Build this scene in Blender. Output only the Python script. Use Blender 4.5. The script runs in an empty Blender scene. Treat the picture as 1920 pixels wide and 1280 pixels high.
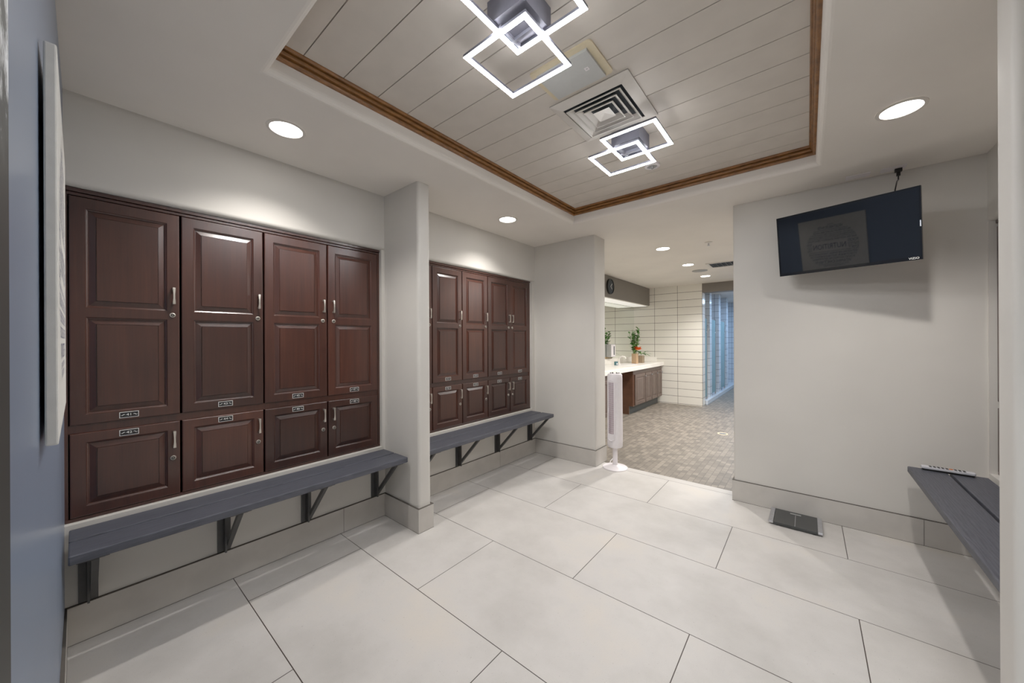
import bpy, math, random
from mathutils import Vector, Matrix
random.seed(7)
PI = math.pi
SC = bpy.context.scene
COL = SC.collection

# ------------------------------------------------------------------ materials
def new_mat(name):
    m = bpy.data.materials.new(name); m.use_nodes = True
    nt = m.node_tree; b = nt.nodes.get('Principled BSDF')
    return m, nt, b
def lin(c):
    return tuple(((v/255.)/12.92 if v/255. <= 0.04045 else ((v/255.+0.055)/1.055)**2.4) for v in c) + (1.0,)
def N(nt, t, **kw):
    n = nt.nodes.new(t)
    for k, v in kw.items(): setattr(n, k, v)
    return n
def mapped(nt, scale=(1,1,1), loc=(0,0,0), rot=(0,0,0), src='Object'):
    tc = N(nt, 'ShaderNodeTexCoord'); mp = N(nt, 'ShaderNodeMapping')
    mp.inputs['Scale'].default_value = scale; mp.inputs['Location'].default_value = loc; mp.inputs['Rotation'].default_value = rot
    nt.links.new(tc.outputs[src], mp.inputs['Vector'])
    return mp.outputs['Vector']
def noise(nt, vec, scale, detail=3.0, rough=0.5):
    n = N(nt, 'ShaderNodeTexNoise'); n.inputs['Scale'].default_value = scale
    n.inputs['Detail'].default_value = detail; n.inputs['Roughness'].default_value = rough
    nt.links.new(vec, n.inputs['Vector']); return n.outputs['Fac']
def ramp(nt, fac, stops):
    r = N(nt, 'ShaderNodeValToRGB'); e = r.color_ramp.elements
    while len(e) < len(stops): e.new(0.5)
    for i, (p, c) in enumerate(stops): e[i].position = p; e[i].color = c
    nt.links.new(fac, r.inputs['Fac']); return r.outputs['Color']
def bump(nt, b, h, strength=0.1, dist=0.002):
    bp = N(nt, 'ShaderNodeBump'); bp.inputs['Strength'].default_value = strength; bp.inputs['Distance'].default_value = dist
    nt.links.new(h, bp.inputs['Height']); nt.links.new(bp.outputs['Normal'], b.inputs['Normal'])
def mixc(nt, fac, a, c, mode='MIX'):
    m = N(nt, 'ShaderNodeMix', data_type='RGBA', blend_type=mode)
    for s, v in ((m.inputs['Factor'], fac), (m.inputs['A'], a), (m.inputs['B'], c)):
        if hasattr(v, 'links') or hasattr(v, 'is_linked'): nt.links.new(v, s)
        else: s.default_value = v
    return m.outputs['Result']

def plain(name, rgb, rough=0.5, metal=0.0, var=0.05, scale=30.0, spec=0.5, bmp=0.0, bscale=200):
    m, nt, b = new_mat(name)
    c = lin(rgb); v = mapped(nt)
    lo = tuple(x*(1-var) for x in c[:3]) + (1,); hi = tuple(min(1, x*(1+var)) for x in c[:3]) + (1,)
    nt.links.new(ramp(nt, noise(nt, v, scale), [(0.35, lo), (0.65, hi)]), b.inputs['Base Color'])
    b.inputs['Roughness'].default_value = rough; b.inputs['Metallic'].default_value = metal
    b.inputs['Specular IOR Level'].default_value = spec
    if bmp: bump(nt, b, noise(nt, v, bscale, 2), bmp, 0.001)
    return m
def emis(name, rgb, strength):
    m, nt, b = new_mat(name)
    b.inputs['Base Color'].default_value = (0.8, 0.8, 0.8, 1)
    b.inputs['Emission Color'].default_value = tuple(rgb) + (1,); b.inputs['Emission Strength'].default_value = strength
    return m

def wood_dark():
    m, nt, b = new_mat('cherry_wood')
    tc = N(nt, 'ShaderNodeTexCoord'); oi = N(nt, 'ShaderNodeObjectInfo')
    off = N(nt, 'ShaderNodeVectorMath', operation='SCALE'); off.inputs[0].default_value = (7.3, 3.1, 5.7)
    nt.links.new(oi.outputs['Random'], off.inputs['Scale'])
    add = N(nt, 'ShaderNodeVectorMath', operation='ADD')
    nt.links.new(tc.outputs['Object'], add.inputs[0]); nt.links.new(off.outputs['Vector'], add.inputs[1])
    mp = N(nt, 'ShaderNodeMapping'); mp.inputs['Scale'].default_value = (14, 14, 0.9)
    nt.links.new(add.outputs['Vector'], mp.inputs['Vector'])
    f1 = noise(nt, mp.outputs['Vector'], 2.2, 5, 0.6)
    mp2 = N(nt, 'ShaderNodeMapping'); mp2.inputs['Scale'].default_value = (60, 60, 1.5)
    nt.links.new(add.outputs['Vector'], mp2.inputs['Vector'])
    f2 = noise(nt, mp2.outputs['Vector'], 3.0, 3, 0.6)
    f3 = noise(nt, add.outputs['Vector'], 2.2, 2)
    c1 = ramp(nt, f1, [(0.25, lin((49, 28, 23))), (0.55, lin((70, 40, 32))), (0.8, lin((84, 50, 38)))])
    c2 = mixc(nt, 0.22, c1, ramp(nt, f2, [(0.3, lin((34, 16, 13))), (0.7, lin((94, 54, 42)))]))
    c3 = mixc(nt, 0.30, c2, ramp(nt, f3, [(0.35, lin((46, 25, 22))), (0.7, lin((92, 50, 34)))]))
    hs = N(nt, 'ShaderNodeHueSaturation')
    mr = N(nt, 'ShaderNodeMapRange'); mr.inputs['To Min'].default_value = 0.66; mr.inputs['To Max'].default_value = 1.06
    nt.links.new(oi.outputs['Random'], mr.inputs['Value']); nt.links.new(mr.outputs['Result'], hs.inputs['Value'])
    nt.links.new(c3, hs.inputs['Color']); nt.links.new(hs.outputs['Color'], b.inputs['Base Color'])
    b.inputs['Roughness'].default_value = 0.30
    b.inputs['Coat Weight'].default_value = 0.3; b.inputs['Coat Roughness'].default_value = 0.25
    bump(nt, b, f2, 0.04, 0.0006)
    return m
def wood_oak():
    m, nt, b = new_mat('oak_trim')
    v = mapped(nt, (6, 6, 30)); f = noise(nt, v, 3.0, 5, 0.65)
    nt.links.new(ramp(nt, f, [(0.3, lin((94, 60, 28))), (0.7, lin((152, 102, 52)))]), b.inputs['Base Color'])
    b.inputs['Roughness'].default_value = 0.4
    return m
def composite(name, ax):
    # embossed plastic lumber: long wavy grain running along the plank (y)
    m, nt, b = new_mat(name)
    v = mapped(nt, (1, 0.16, 1))
    w = N(nt, 'ShaderNodeTexWave', wave_type='BANDS', bands_direction='X')
    w.inputs['Scale'].default_value = 26; w.inputs['Distortion'].default_value = 9.0; w.inputs['Detail'].default_value = 3; w.inputs['Detail Scale'].default_value = 1.2
    nt.links.new(v, w.inputs['Vector'])
    v2 = mapped(nt, (60, 5, 60)); f2 = noise(nt, v2, 3, 4)
    nt.links.new(mixc(nt, 0.5, ramp(nt, w.outputs['Fac'], [(0.2, lin((60, 62, 70))), (0.8, lin((78, 80, 89)))]),
                      ramp(nt, f2, [(0.3, lin((56, 58, 66))), (0.7, lin((84, 86, 96)))])), b.inputs['Base Color'])
    b.inputs['Roughness'].default_value = 0.5
    bump(nt, b, w.outputs['Fac'], 0.25, 0.001)
    return m
def stucco(name, rgb, rough=0.55, bmp=0.06, spec=0.35):
    m, nt, b = new_mat(name)
    v = mapped(nt); f = noise(nt, v, 2.0, 3)
    c = lin(rgb)
    nt.links.new(ramp(nt, f, [(0.3, tuple(x*.96 for x in c[:3])+(1,)), (0.7, tuple(min(1,x*1.03) for x in c[:3])+(1,))]), b.inputs['Base Color'])
    b.inputs['Roughness'].default_value = rough; b.inputs['Specular IOR Level'].default_value = spec
    bump(nt, b, noise(nt, v, 55, 4), bmp, 0.0015)
    return m
def floor_tile():
    m, nt, b = new_mat('porcelain_floor')
    tx, ty = 1.2222, 0.6111
    v = mapped(nt, (1,1,1), (1.645 + tx*4.5, -0.566 + ty*5, 0))
    br = N(nt, 'ShaderNodeTexBrick'); br.offset = 0.5; br.offset_frequency = 2; br.squash = 1.0
    nt.links.new(v, br.inputs['Vector'])
    for k, x in (('Scale', 1.0), ('Mortar Size', 0.0021), ('Mortar Smooth', 0.05), ('Bias', 0.0), ('Brick Width', tx), ('Row Height', ty)): br.inputs[k].default_value = x
    br.inputs['Color1'].default_value = (0, 0, 0, 1); br.inputs['Color2'].default_value = (1, 1, 1, 1)
    vo = mapped(nt)
    cl = ramp(nt, noise(nt, vo, 1.6, 5, 0.6), [(0.3, lin((178, 174, 169))), (0.55, lin((198, 194, 190))), (0.75, lin((206, 198, 187)))])
    sp = ramp(nt, noise(nt, vo, 110, 2, 0.7), [(0.24, (0.55, 0.53, 0.5, 1)), (0.33, (1, 1, 1, 1))])
    fine = ramp(nt, noise(nt, vo, 420, 2), [(0.3, (0.93, 0.93, 0.92, 1)), (0.7, (1, 1, 1, 1))])
    base = mixc(nt, 1.0, mixc(nt, 0.85, cl, sp, 'MULTIPLY'), fine, 'MULTIPLY')
    tone = mixc(nt, 1.0, base, mixc(nt, br.outputs['Color'], (0.97, 0.97, 0.97, 1), (1.0, 0.995, 0.985, 1)), 'MULTIPLY')
    nt.links.new(mixc(nt, br.outputs['Fac'], tone, lin((58, 48, 42))), b.inputs['Base Color'])
    b.inputs['Roughness'].default_value = 0.42; b.inputs['Specular IOR Level'].default_value = 0.4
    inv = N(nt, 'ShaderNodeMath', operation='SUBTRACT'); inv.inputs[0].default_value = 1.0; nt.links.new(br.outputs['Fac'], inv.inputs[1])
    bump(nt, b, inv.outputs[0], 0.5, 0.002)
    return m
def mosaic():
    m, nt, b = new_mat('stone_mosaic')
    v = mapped(nt, (1,1,1), (10, 10, 0), (0, 0, PI/2))
    br = N(nt, 'ShaderNodeTexBrick'); br.offset = 0.5; br.offset_frequency = 2
    nt.links.new(v, br.inputs['Vector'])
    for k, x in (('Scale', 1.0), ('Mortar Size', 0.0022), ('Mortar Smooth', 0.2), ('Bias', 0.0), ('Brick Width', 0.075), ('Row Height', 0.052)): br.inputs[k].default_value = x
    br.inputs['Color1'].default_value = lin((108, 101, 92)); br.inputs['Color2'].default_value = lin((142, 133, 121)); br.inputs['Mortar'].default_value = lin((88, 81, 73))
    vo = mapped(nt)
    n = ramp(nt, noise(nt, vo, 14, 3), [(0.3, (0.82, 0.81, 0.80, 1)), (0.7, (1.05, 1.04, 1.02, 1))])
    nt.links.new(mixc(nt, 1.0, br.outputs['Color'], n, 'MULTIPLY'), b.inputs['Base Color'])
    b.inputs['Roughness'].default_value = 0.5
    return m
def wall_tile(name, rgb, grout, w=0.47, h=0.1545, rough=0.12, y0=0.0):
    # stack-bonded tile on upright faces: u = x + y, v = z
    m, nt, b = new_mat(name)
    tc = N(nt, 'ShaderNodeTexCoord'); sx = N(nt, 'ShaderNodeSeparateXYZ'); nt.links.new(tc.outputs['Object'], sx.inputs[0])
    ad = N(nt, 'ShaderNodeMath', operation='ADD'); nt.links.new(sx.outputs['X'], ad.inputs[0]); nt.links.new(sx.outputs['Y'], ad.inputs[1])
    cm = N(nt, 'ShaderNodeCombineXYZ'); nt.links.new(ad.outputs[0], cm.inputs['X']); nt.links.new(sx.outputs['Z'], cm.inputs['Y'])
    mp = N(nt, 'ShaderNodeMapping'); mp.inputs['Location'].default_value = (-(8.026-1.633) + w*40, -1.097 + h*20, 0)
    nt.links.new(cm.outputs[0], mp.inputs['Vector'])
    br = N(nt, 'ShaderNodeTexBrick'); br.offset = 0.0; br.offset_frequency = 2
    nt.links.new(mp.outputs['Vector'], br.inputs['Vector'])
    for k, x in (('Scale', 1.0), ('Mortar Size', 0.0035), ('Mortar Smooth', 0.1), ('Bias', 0.0), ('Brick Width', w), ('Row Height', h)): br.inputs[k].default_value = x
    c = lin(rgb)
    br.inputs['Color1'].default_value = c; br.inputs['Color2'].default_value = tuple(x*.97 for x in c[:3])+(1,); br.inputs['Mortar'].default_value = lin(grout)
    nt.links.new(br.outputs['Color'], b.inputs['Base Color'])
    b.inputs['Roughness'].default_value = rough
    return m
def photo_print():
    m, nt, b = new_mat('black_white_photo')
    v = mapped(nt); f = noise(nt, v, 22, 6, 0.7)
    tc = N(nt, 'ShaderNodeTexCoord'); sx = N(nt, 'ShaderNodeSeparateXYZ'); nt.links.new(tc.outputs['Object'], sx.inputs[0])
    mr = N(nt, 'ShaderNodeMapRange'); mr.inputs['From Min'].default_value = 0.46; mr.inputs['From Max'].default_value = 0.53
    mr.inputs['To Min'].default_value = -0.35; mr.inputs['To Max'].default_value = 0.12
    nt.links.new(sx.outputs['Z'], mr.inputs['Value'])
    ad = N(nt, 'ShaderNodeMath', operation='ADD'); nt.links.new(f, ad.inputs[0]); nt.links.new(mr.outputs['Result'], ad.inputs[1])
    nt.links.new(ramp(nt, ad.outputs[0], [(0.3, lin((44, 44, 42))), (0.5, lin((70, 72, 72))), (0.64, lin((240, 244, 248)))]), b.inputs['Base Color'])
    b.inputs['Roughness'].default_value = 0.5
    return m
def glass_teal():
    m, nt, b = new_mat('frosted_teal_glass')
    v = mapped(nt)
    nt.links.new(ramp(nt, noise(nt, v, 3), [(0.3, lin((120, 158, 168))), (0.7, lin((134, 170, 180)))]), b.inputs['Base Color'])
    b.inputs['Roughness'].default_value = 0.25; b.inputs['Transmission Weight'].default_value = 0.25
    b.inputs['IOR'].default_value = 1.2
    return m
def mirror_mat():
    m, nt, b = new_mat('mirror_glass')
    v = mapped(nt)
    nt.links.new(ramp(nt, noise(nt, v, 2), [(0.3, (0.86, 0.9, 0.85, 1)), (0.7, (0.88, 0.91, 0.87, 1))]), b.inputs['Base Color'])
    b.inputs['Metallic'].default_value = 1.0; b.inputs['Roughness'].default_value = 0.01
    return m
def screen_mat():
    m, nt, b = new_mat('dark_screen_glass')
    v = mapped(nt)
    nt.links.new(ramp(nt, noise(nt, v, 40), [(0.3, (0.002, 0.0026, 0.004, 1)), (0.7, (0.003, 0.004, 0.006, 1))]), b.inputs['Base Color'])
    b.inputs['Roughness'].default_value = 0.025; b.inputs['Specular IOR Level'].default_value = 0.75
    return m

M = {}
M['wood'] = wood_dark(); M['oak'] = wood_oak(); M['plank'] = composite('composite_plank', 1)
M['wall'] = stucco('greige_wall_paint', (203, 199, 192))
M['wallblue'] = stucco('blue_gray_wall_paint', (124, 137, 158), 0.28, 0.04, 0.5)
M['ceil'] = stucco('ceiling_paint', (232, 226, 218))
M['shiplap'] = plain('painted_plank', (206, 198, 188), 0.5, var=0.03, scale=8)
M['groove'] = plain('dark_groove', (40, 38, 36), 0.9)
M['floor'] = floor_tile(); M['mosaic'] = mosaic()
M['base'] = plain('baseboard_tile', (186, 181, 174), 0.4, var=0.06, scale=7)
M['grout'] = plain('grout', (84, 78, 72), 0.9)
M['tile'] = wall_tile('white_wall_tile', (226, 222, 212), (78, 70, 62))
M['tileblue'] = wall_tile('shower_wall_tile', (196, 206, 218), (70, 80, 98), w=0.235)
M['soffit'] = stucco('soffit_shade_taupe', (118, 112, 105))  # dark taupe carries the shade the soffit stands in
M['bench_metal'] = plain('dark_bracket_metal', (74, 74, 74), 0.45, 0.3)
M['nickel'] = plain('brushed_nickel', (205, 198, 188), 0.32, 0.85)
M['black'] = plain('black_plastic', (18, 18, 19), 0.35)
M['blackgloss'] = plain('black_gloss', (12, 12, 14), 0.15)
M['screen'] = screen_mat()
M['white'] = plain('white_plastic', (228, 222, 224), 0.35, var=0.02)
M['whitepaint'] = plain('white_enamel', (214, 208, 200), 0.4, var=0.02)
M['cream'] = plain('cream_plastic', (214, 200, 168), 0.4, var=0.03)
M['gray'] = plain('gray_metal', (160, 160, 158), 0.4, 0.2, var=0.03)
M['panelgray'] = plain('pale_gray_panel', (186, 187, 184), 0.6, var=0.02)
M['remote'] = plain('silver_plastic', (196, 196, 202), 0.35, var=0.02)
M['silver'] = plain('silver_metal', (190, 190, 194), 0.3, 0.8)
M['steel'] = plain('fixture_gray', (112, 112, 124), 0.5, 0.15)
M['duct'] = plain('dark_duct', (48, 54, 60), 0.7)
M['slot'] = plain('slot_shadow', (150, 126, 134), 0.7)
M['led'] = emis('led_white', (0.985, 0.985, 1.0), 66)
M['lens'] = emis('downlight_lens', (1.0, 0.97, 0.92), 14)
M['soffit_glow'] = emis('soffit_underside_glow', (1.0, 0.95, 0.86), 0.33)  # weak glow standing in for the lit underside of the soffit
M['counter'] = plain('white_stone', (238, 234, 226), 0.25, var=0.03, scale=6)
M['canvas'] = plain('canvas_white', (206, 204, 198), 0.75, var=0.03, bmp=0.1, bscale=900)
M['ink'] = plain('purple_gray_ink', (86, 88, 122), 0.7, var=0.25, scale=14)
M['photo'] = photo_print()
M['glass'] = glass_teal(); M['mirror'] = mirror_mat()
M['leaf'] = plain('leaf_green', (62, 112, 42), 0.5, var=0.4, scale=18)
M['leaf2'] = plain('leaf_pale', (104, 140, 70), 0.5, var=0.3, scale=18)
M['flower'] = plain('orange_petal', (228, 112, 48), 0.6, var=0.2)
M['vase_tan'] = plain('tan_ceramic', (176, 146, 112), 0.5)
M['vase_gray'] = plain('gray_brown_ceramic', (150, 132, 108), 0.5)
M['teal'] = plain('teal_print', (64, 104, 112), 0.5)
M['toe'] = plain('toe_kick', (70, 74, 74), 0.5)
M['vanwood'] = plain('gray_brown_wood', (92, 76, 68), 0.4, var=0.12, scale=12)
M['brownpanel'] = plain('brown_end_panel', (86, 56, 40), 0.4, var=0.15, scale=12)
M['rubber'] = plain('orange_button', (196, 110, 50), 0.5)
M['ledblue'] = emis('status_blue', (0.2, 0.5, 1.0), 0.12)
M['scaleplate'] = plain('scale_glass', (52, 53, 52), 0.35, var=0.08, scale=60)
M['white_text'] = plain('white_lettering', (235, 235, 232), 0.5)

# ------------------------------------------------------------------ mesh builder
class MB:
    def __init__(s): s.v = []; s.f = []; s.mi = []; s.m = 0
    def mat(s, i): s.m = i; return s
    def add(s, vs, fs, T=None):
        o = len(s.v)
        for p in vs:
            p = Vector(p)
            s.v.append(tuple(T @ p) if T is not None else tuple(p))
        for f in fs: s.f.append(tuple(i+o for i in f)); s.mi.append(s.m)
        return s
    def quad(s, a, b, c, d): return s.add([a, b, c, d], [(0, 1, 2, 3)])
    def box(s, x0, x1, y0, y1, z0, z1, T=None):
        return s.add([(x0,y0,z0),(x1,y0,z0),(x1,y1,z0),(x0,y1,z0),(x0,y0,z1),(x1,y0,z1),(x1,y1,z1),(x0,y1,z1)],
                     [(0,3,2,1),(4,5,6,7),(0,1,5,4),(1,2,6,5),(2,3,7,6),(3,0,4,7)], T)
    def prism(s, poly, z0, z1, T=None):
        n = len(poly)
        vs = [(x,y,z0) for x,y in poly] + [(x,y,z1) for x,y in poly]
        fs = [tuple(range(n-1,-1,-1)), tuple(range(n,2*n))] + [(i,(i+1)%n,n+(i+1)%n,n+i) for i in range(n)]
        return s.add(vs, fs, T)
    def lathe(s, prof, n=32, T=None, cap=True):
        vs = []; fs = []
        for r, z in prof:
            for k in range(n):
                a = 2*PI*k/n; vs.append((r*math.cos(a), r*math.sin(a), z))
        for j in range(len(prof)-1):
            for k in range(n):
                a, b2 = j*n+k, j*n+(k+1)%n
                fs.append((a, b2, b2+n, a+n))
        if cap:
            fs.append(tuple(range(n-1,-1,-1))); fs.append(tuple((len(prof)-1)*n+k for k in range(n)))
        return s.add(vs, fs, T)
    def tube(s, pts, r, n=8, T=None):
        pts = [Vector(p) for p in pts]; vs = []; fs = []
        for i, p in enumerate(pts):
            d = (pts[min(i+1,len(pts)-1)] - pts[max(i-1,0)]).normalized()
            u = d.orthogonal().normalized() if i == 0 else (u - d*u.dot(d)).normalized()
            w = d.cross(u); rr = r[i] if isinstance(r, (list, tuple)) else r
            for k in range(n):
                a = 2*PI*k/n; vs.append(tuple(p + u*math.cos(a)*rr + w*math.sin(a)*rr))
        for i in range(len(pts)-1):
            for k in range(n):
                a, b2 = i*n+k, i*n+(k+1)%n; fs.append((a, b2, b2+n, a+n))
        fs.append(tuple(range(n-1,-1,-1))); fs.append(tuple((len(pts)-1)*n+k for k in range(n)))
        return s.add(vs, fs, T)
    def bar(s, a, b, w, h, up=(0,0,1)):
        a = Vector(a); b = Vector(b); d = (b-a).normalized(); up = Vector(up)
        x = d.cross(up).normalized()*w/2; y = x.cross(d).normalized()*h/2
        vs = [a-x-y, a+x-y, a+x+y, a-x+y, b-x-y, b+x-y, b+x+y, b-x+y]
        return s.add(vs, [(0,3,2,1),(4,5,6,7),(0,1,5,4),(1,2,6,5),(2,3,7,6),(3,0,4,7)])
    def rings(s, rects, cap=True):
        # concentric rectangles facing +x: (x, y0, y1, z0, z1)
        o = []
        for x, y0, y1, z0, z1 in rects: o.append([(x,y0,z0),(x,y1,z0),(x,y1,z1),(x,y0,z1)])
        for a, b in zip(o[:-1], o[1:]):
            for k in range(4):
                s.add([a[k], a[(k+1)%4], b[(k+1)%4], b[k]], [(0,1,2,3)])
        if cap: s.add(o[-1], [(0,1,2,3)])
        return s
    def frame_z(s, x0, x1, y0, y1, w, z0, z1):
        # flat square ring lying in the xy plane
        o = [(x0,y0),(x1,y0),(x1,y1),(x0,y1)]; i = [(x0+w,y0+w),(x1-w,y0+w),(x1-w,y1-w),(x0+w,y1-w)]
        vs = [(x,y,z0) for x,y in o]+[(x,y,z0) for x,y in i]+[(x,y,z1) for x,y in o]+[(x,y,z1) for x,y in i]
        fs = []
        for k in range(4):
            j = (k+1)%4
            fs += [(k,4+k,4+j,j),(8+k,8+j,12+j,12+k),(k,j,8+j,8+k),(4+k,12+k,12+j,4+j)]
        return s.add(vs, fs)
    def build(s, name, mats, parent=None, loc=None, smooth=None, bevel=None):
        me = bpy.data.meshes.new(name); me.from_pydata(s.v, [], s.f)
        if not isinstance(mats, (list, tuple)): mats = [mats]
        for m in mats: me.materials.append(m)
        me.polygons.foreach_set('material_index', s.mi)
        me.update(); me.validate()
        if smooth:
            me.polygons.foreach_set('use_smooth', [True]*len(me.polygons)); me.set_sharp_from_angle(angle=math.radians(smooth))
        o = bpy.data.objects.new(name, me); COL.objects.link(o)
        if parent is not None: o.parent = parent
        if loc is not None: o.location = loc
        if bevel:
            b = o.modifiers.new('bevel', 'BEVEL'); b.width = bevel; b.segments = 2; b.limit_method = 'ANGLE'
        return o
def thing(name, label, cat, loc=(0,0,0), rotz=0.0, group=None):
    o = bpy.data.objects.new(name, None); COL.objects.link(o)
    o.location = loc; o.rotation_euler = (0, 0, rotz); o.empty_display_size = 0.05
    o['label'] = label; o['category'] = cat
    if group: o['group'] = group
    return o
def tag(o, label, cat, group=None):
    o['label'] = label; o['category'] = cat
    if group: o['group'] = group
    return o
def struct(o, label=None):
    o['kind'] = 'structure'
    if label: o['label'] = label
    return o
def dup(root, loc, rotz=None, label=None, group=None):
    r = root.copy(); COL.objects.link(r); r.location = loc
    if rotz is not None: r.rotation_euler = (0, 0, rotz)
    if label: r['label'] = label
    if group: r['group'] = group
    for ch in list(root.children):
        c = ch.copy(); COL.objects.link(c); c.parent = r
        for g in list(ch.children):
            d = g.copy(); COL.objects.link(d); d.parent = c
    return r
def text_mesh(body, size, extrude=0.0004, align='CENTER', sx=1.0):
    cu = bpy.data.curves.new('lettering', 'FONT'); cu.body = body; cu.size = size; cu.extrude = extrude
    cu.align_x = align; cu.align_y = 'CENTER'; cu.resolution_u = 3
    o = bpy.data.objects.new('lettering', cu); COL.objects.link(o)
    bpy.context.view_layer.update()
    me = bpy.data.meshes.new_from_object(o.evaluated_get(bpy.context.evaluated_depsgraph_get()))
    vs = [(v.co.x*sx, v.co.y, v.co.z) for v in me.vertices]; fs = [tuple(p.vertices) for p in me.polygons]
    bpy.data.objects.remove(o); bpy.data.curves.remove(cu); bpy.data.meshes.remove(me)
    return vs, fs
def axes(xa, ya, za, org=(0,0,0)):
    m = Matrix((xa, ya, za)).transposed().to_4x4(); m.translation = Vector(org); return m
def rrect(x0, x1, y0, y1, r, n=5, corners=(1,1,1,1)):
    # ccw rounded rectangle; corners: (x0y0, x1y0, x1y1, x0y1)
    out = []
    for (cx, cy, px, py, a0), c in zip(((x0+r,y0+r,x0,y0,PI),(x1-r,y0+r,x1,y0,1.5*PI),(x1-r,y1-r,x1,y1,0),(x0+r,y1-r,x0,y1,.5*PI)), corners):
        if c: out += [(cx+r*math.cos(a0+.5*PI*k/n), cy+r*math.sin(a0+.5*PI*k/n)) for k in range(n+1)]
        else: out.append((px, py))
    return out

ZC = 2.483          # ceiling height
XW = -2.551         # locker wall plane
YT = 3.53           # far wall plane
# ------------------------------------------------------------------ setting
struct(MB().box(-3.0, 1.4, -1.7, 3.715, -0.06, 0.0).build('floor', M['floor']), 'pale large-format tile floor of the locker room')
struct(MB().box(-3.1, 1.7, 3.715, 12.6, -0.06, 0.0).build('floor', M['mosaic']), 'small gray-brown mosaic tile floor of the washroom')

# ceiling with the coffer opening and its bullnosed sides
TX0, TX1, TY0, TY1, ZT = -1.74, 0.047, 0.52, 3.06, 2.612
mb = MB()
prof = [(0.03 - 0.03*math.sin(a*PI/10), ZC + 0.03 - 0.03*math.cos(a*PI/10)) for a in range(6)]
rects = [(TX0-o, TX1+o, TY0-o, TY1+o, z) for o, z in prof] + [(TX0, TX1, TY0, TY1, 2.64)]
ex = (-3.12, 1.7, -1.75, 8.05, ZC)
cor = lambda r: [(r[0],r[2],r[4]),(r[1],r[2],r[4]),(r[1],r[3],r[4]),(r[0],r[3],r[4])]
allr = [ex] + rects
for a, b in zip(allr[:-1], allr[1:]):
    ca, cb = cor(a), cor(b)
    for k in range(4): mb.add([ca[k], cb[k], cb[(k+1)%4], ca[(k+1)%4]], [(0,1,2,3)])
mb.box(ex[0], ex[1], ex[2], ex[3], 2.70, 2.75)
struct(mb.build('ceiling', M['ceil'], smooth=40), 'painted ceiling with a rounded coffer edge')
# painted planks inside the coffer
mb = MB(); pitch = 0.1765; y = 0.639 - pitch
mb.mat(1).box(TX0-0.01, TX1+0.01, TY0-0.01, TY1+0.01, 2.622, 2.636); mb.mat(0)
while y < TY1:
    a, b = max(y+0.0022, TY0), min(y+pitch-0.0022, TY1)
    if b > a: mb.box(TX0, TX1, a, b, ZT, 2.6219)
    y += pitch
struct(mb.build('ceiling', [M['shiplap'], M['groove']]), 'pale painted plank panel inside the ceiling coffer')
# oak crown around the coffer: stepped profile swept round the rectangle
pf = [(0.0, 2.553), (0.010, 2.553), (0.015, 2.557), (0.017, 2.564), (0.014, 2.570), (0.009, 2.572), (0.009, 2.575), (0.020, 2.577), (0.025, 2.583), (0.025, 2.589), (0.016, 2.593), (0.016, 2.596), (0.030, 2.598), (0.034, 2.606), (0.034, ZT)]
rs = [cor((TX0+o, TX1-o, TY0+o, TY1-o, z)) for o, z in pf]
mb = MB()
for a, b in zip(rs[:-1], rs[1:]):
    for k in range(4): mb.add([a[k], b[k], b[(k+1)%4], a[(k+1)%4]], [(0,1,2,3)])
struct(mb.build('trim_1', M['oak']), 'oak molding around the ceiling coffer')

# locker-side wall: header above the niches, low wall under them, niche shell
mb = MB()
def header(mb, X, sgn, y0, y1):
    r = 0.025; z0 = 2.063
    pts = [(X - sgn*0.40, ZC), (X - sgn*0.40, z0)] + [(X - sgn*(r - r*math.sin(a*PI/10)), z0 + r - r*math.cos(a*PI/10)) for a in range(6)] + [(X, ZC)]
    n = len(pts); vs = [(x, y0, z) for x, z in pts] + [(x, y1, z) for x, z in pts]
    fs = [tuple(range(n)), tuple(range(2*n-1, n-1, -1))] + [(i, n+i, n+(i+1)%n, (i+1)%n) for i in range(n)]
    mb.add(vs, fs)
header(mb, XW, 1, -0.042, YT)
mb.box(XW-0.40, XW, -0.042, YT, 0, 0.534)
mb.box(XW-0.45, XW-0.40, -0.042, YT, 0, ZC)
struct(mb.build('wall_left', M['wall'], smooth=40), 'greige wall holding the two locker banks')
struct(MB().prism(rrect(XW-0.40, -2.117, 1.531, 1.638, 0.022, corners=(0,1,1,0)), 0, ZC).build('wall_left_pier', M['wall'], smooth=40), 'greige pier between the two locker alcoves')
struct(MB().prism(rrect(-3.03, -1.757, YT, 3.785, 0.012, corners=(0,1,1,0)), 0, ZC).build('wall_far_pier', M['wall'], smooth=40), 'greige wall end left of the washroom opening')
struct(MB().prism(rrect(-0.482, 1.7, YT, 3.785, 0.012, corners=(1,0,0,1)), 0, ZC).build('wall_far', M['wall'], smooth=40), 'greige wall behind the television')
# right alcove wall with a niche
XR = 0.85
mb = MB(); header(mb, XR, -1, 1.60, YT)
mb.box(XR, XR+0.40, 1.60, YT, 0, 0.534); mb.box(XR+0.40, XR+0.45, -0.10, YT, 0, ZC); mb.box(XR, XR+0.40, 1.645, 1.66, 0.534, 2.063); mb.box(XR, XR+0.40, 3.516, YT, 0.534, 2.063)
struct(mb.build('wall_right', M['wall'], smooth=40), 'greige wall of the right alcove')
struct(MB().prism(rrect(0.41, 1.25, 1.525, 1.645, 0.022, corners=(1,0,0,1)), 0, ZC).build('wall_right_pier', M['wall'], smooth=40), 'pale wall end close on the right')
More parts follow.
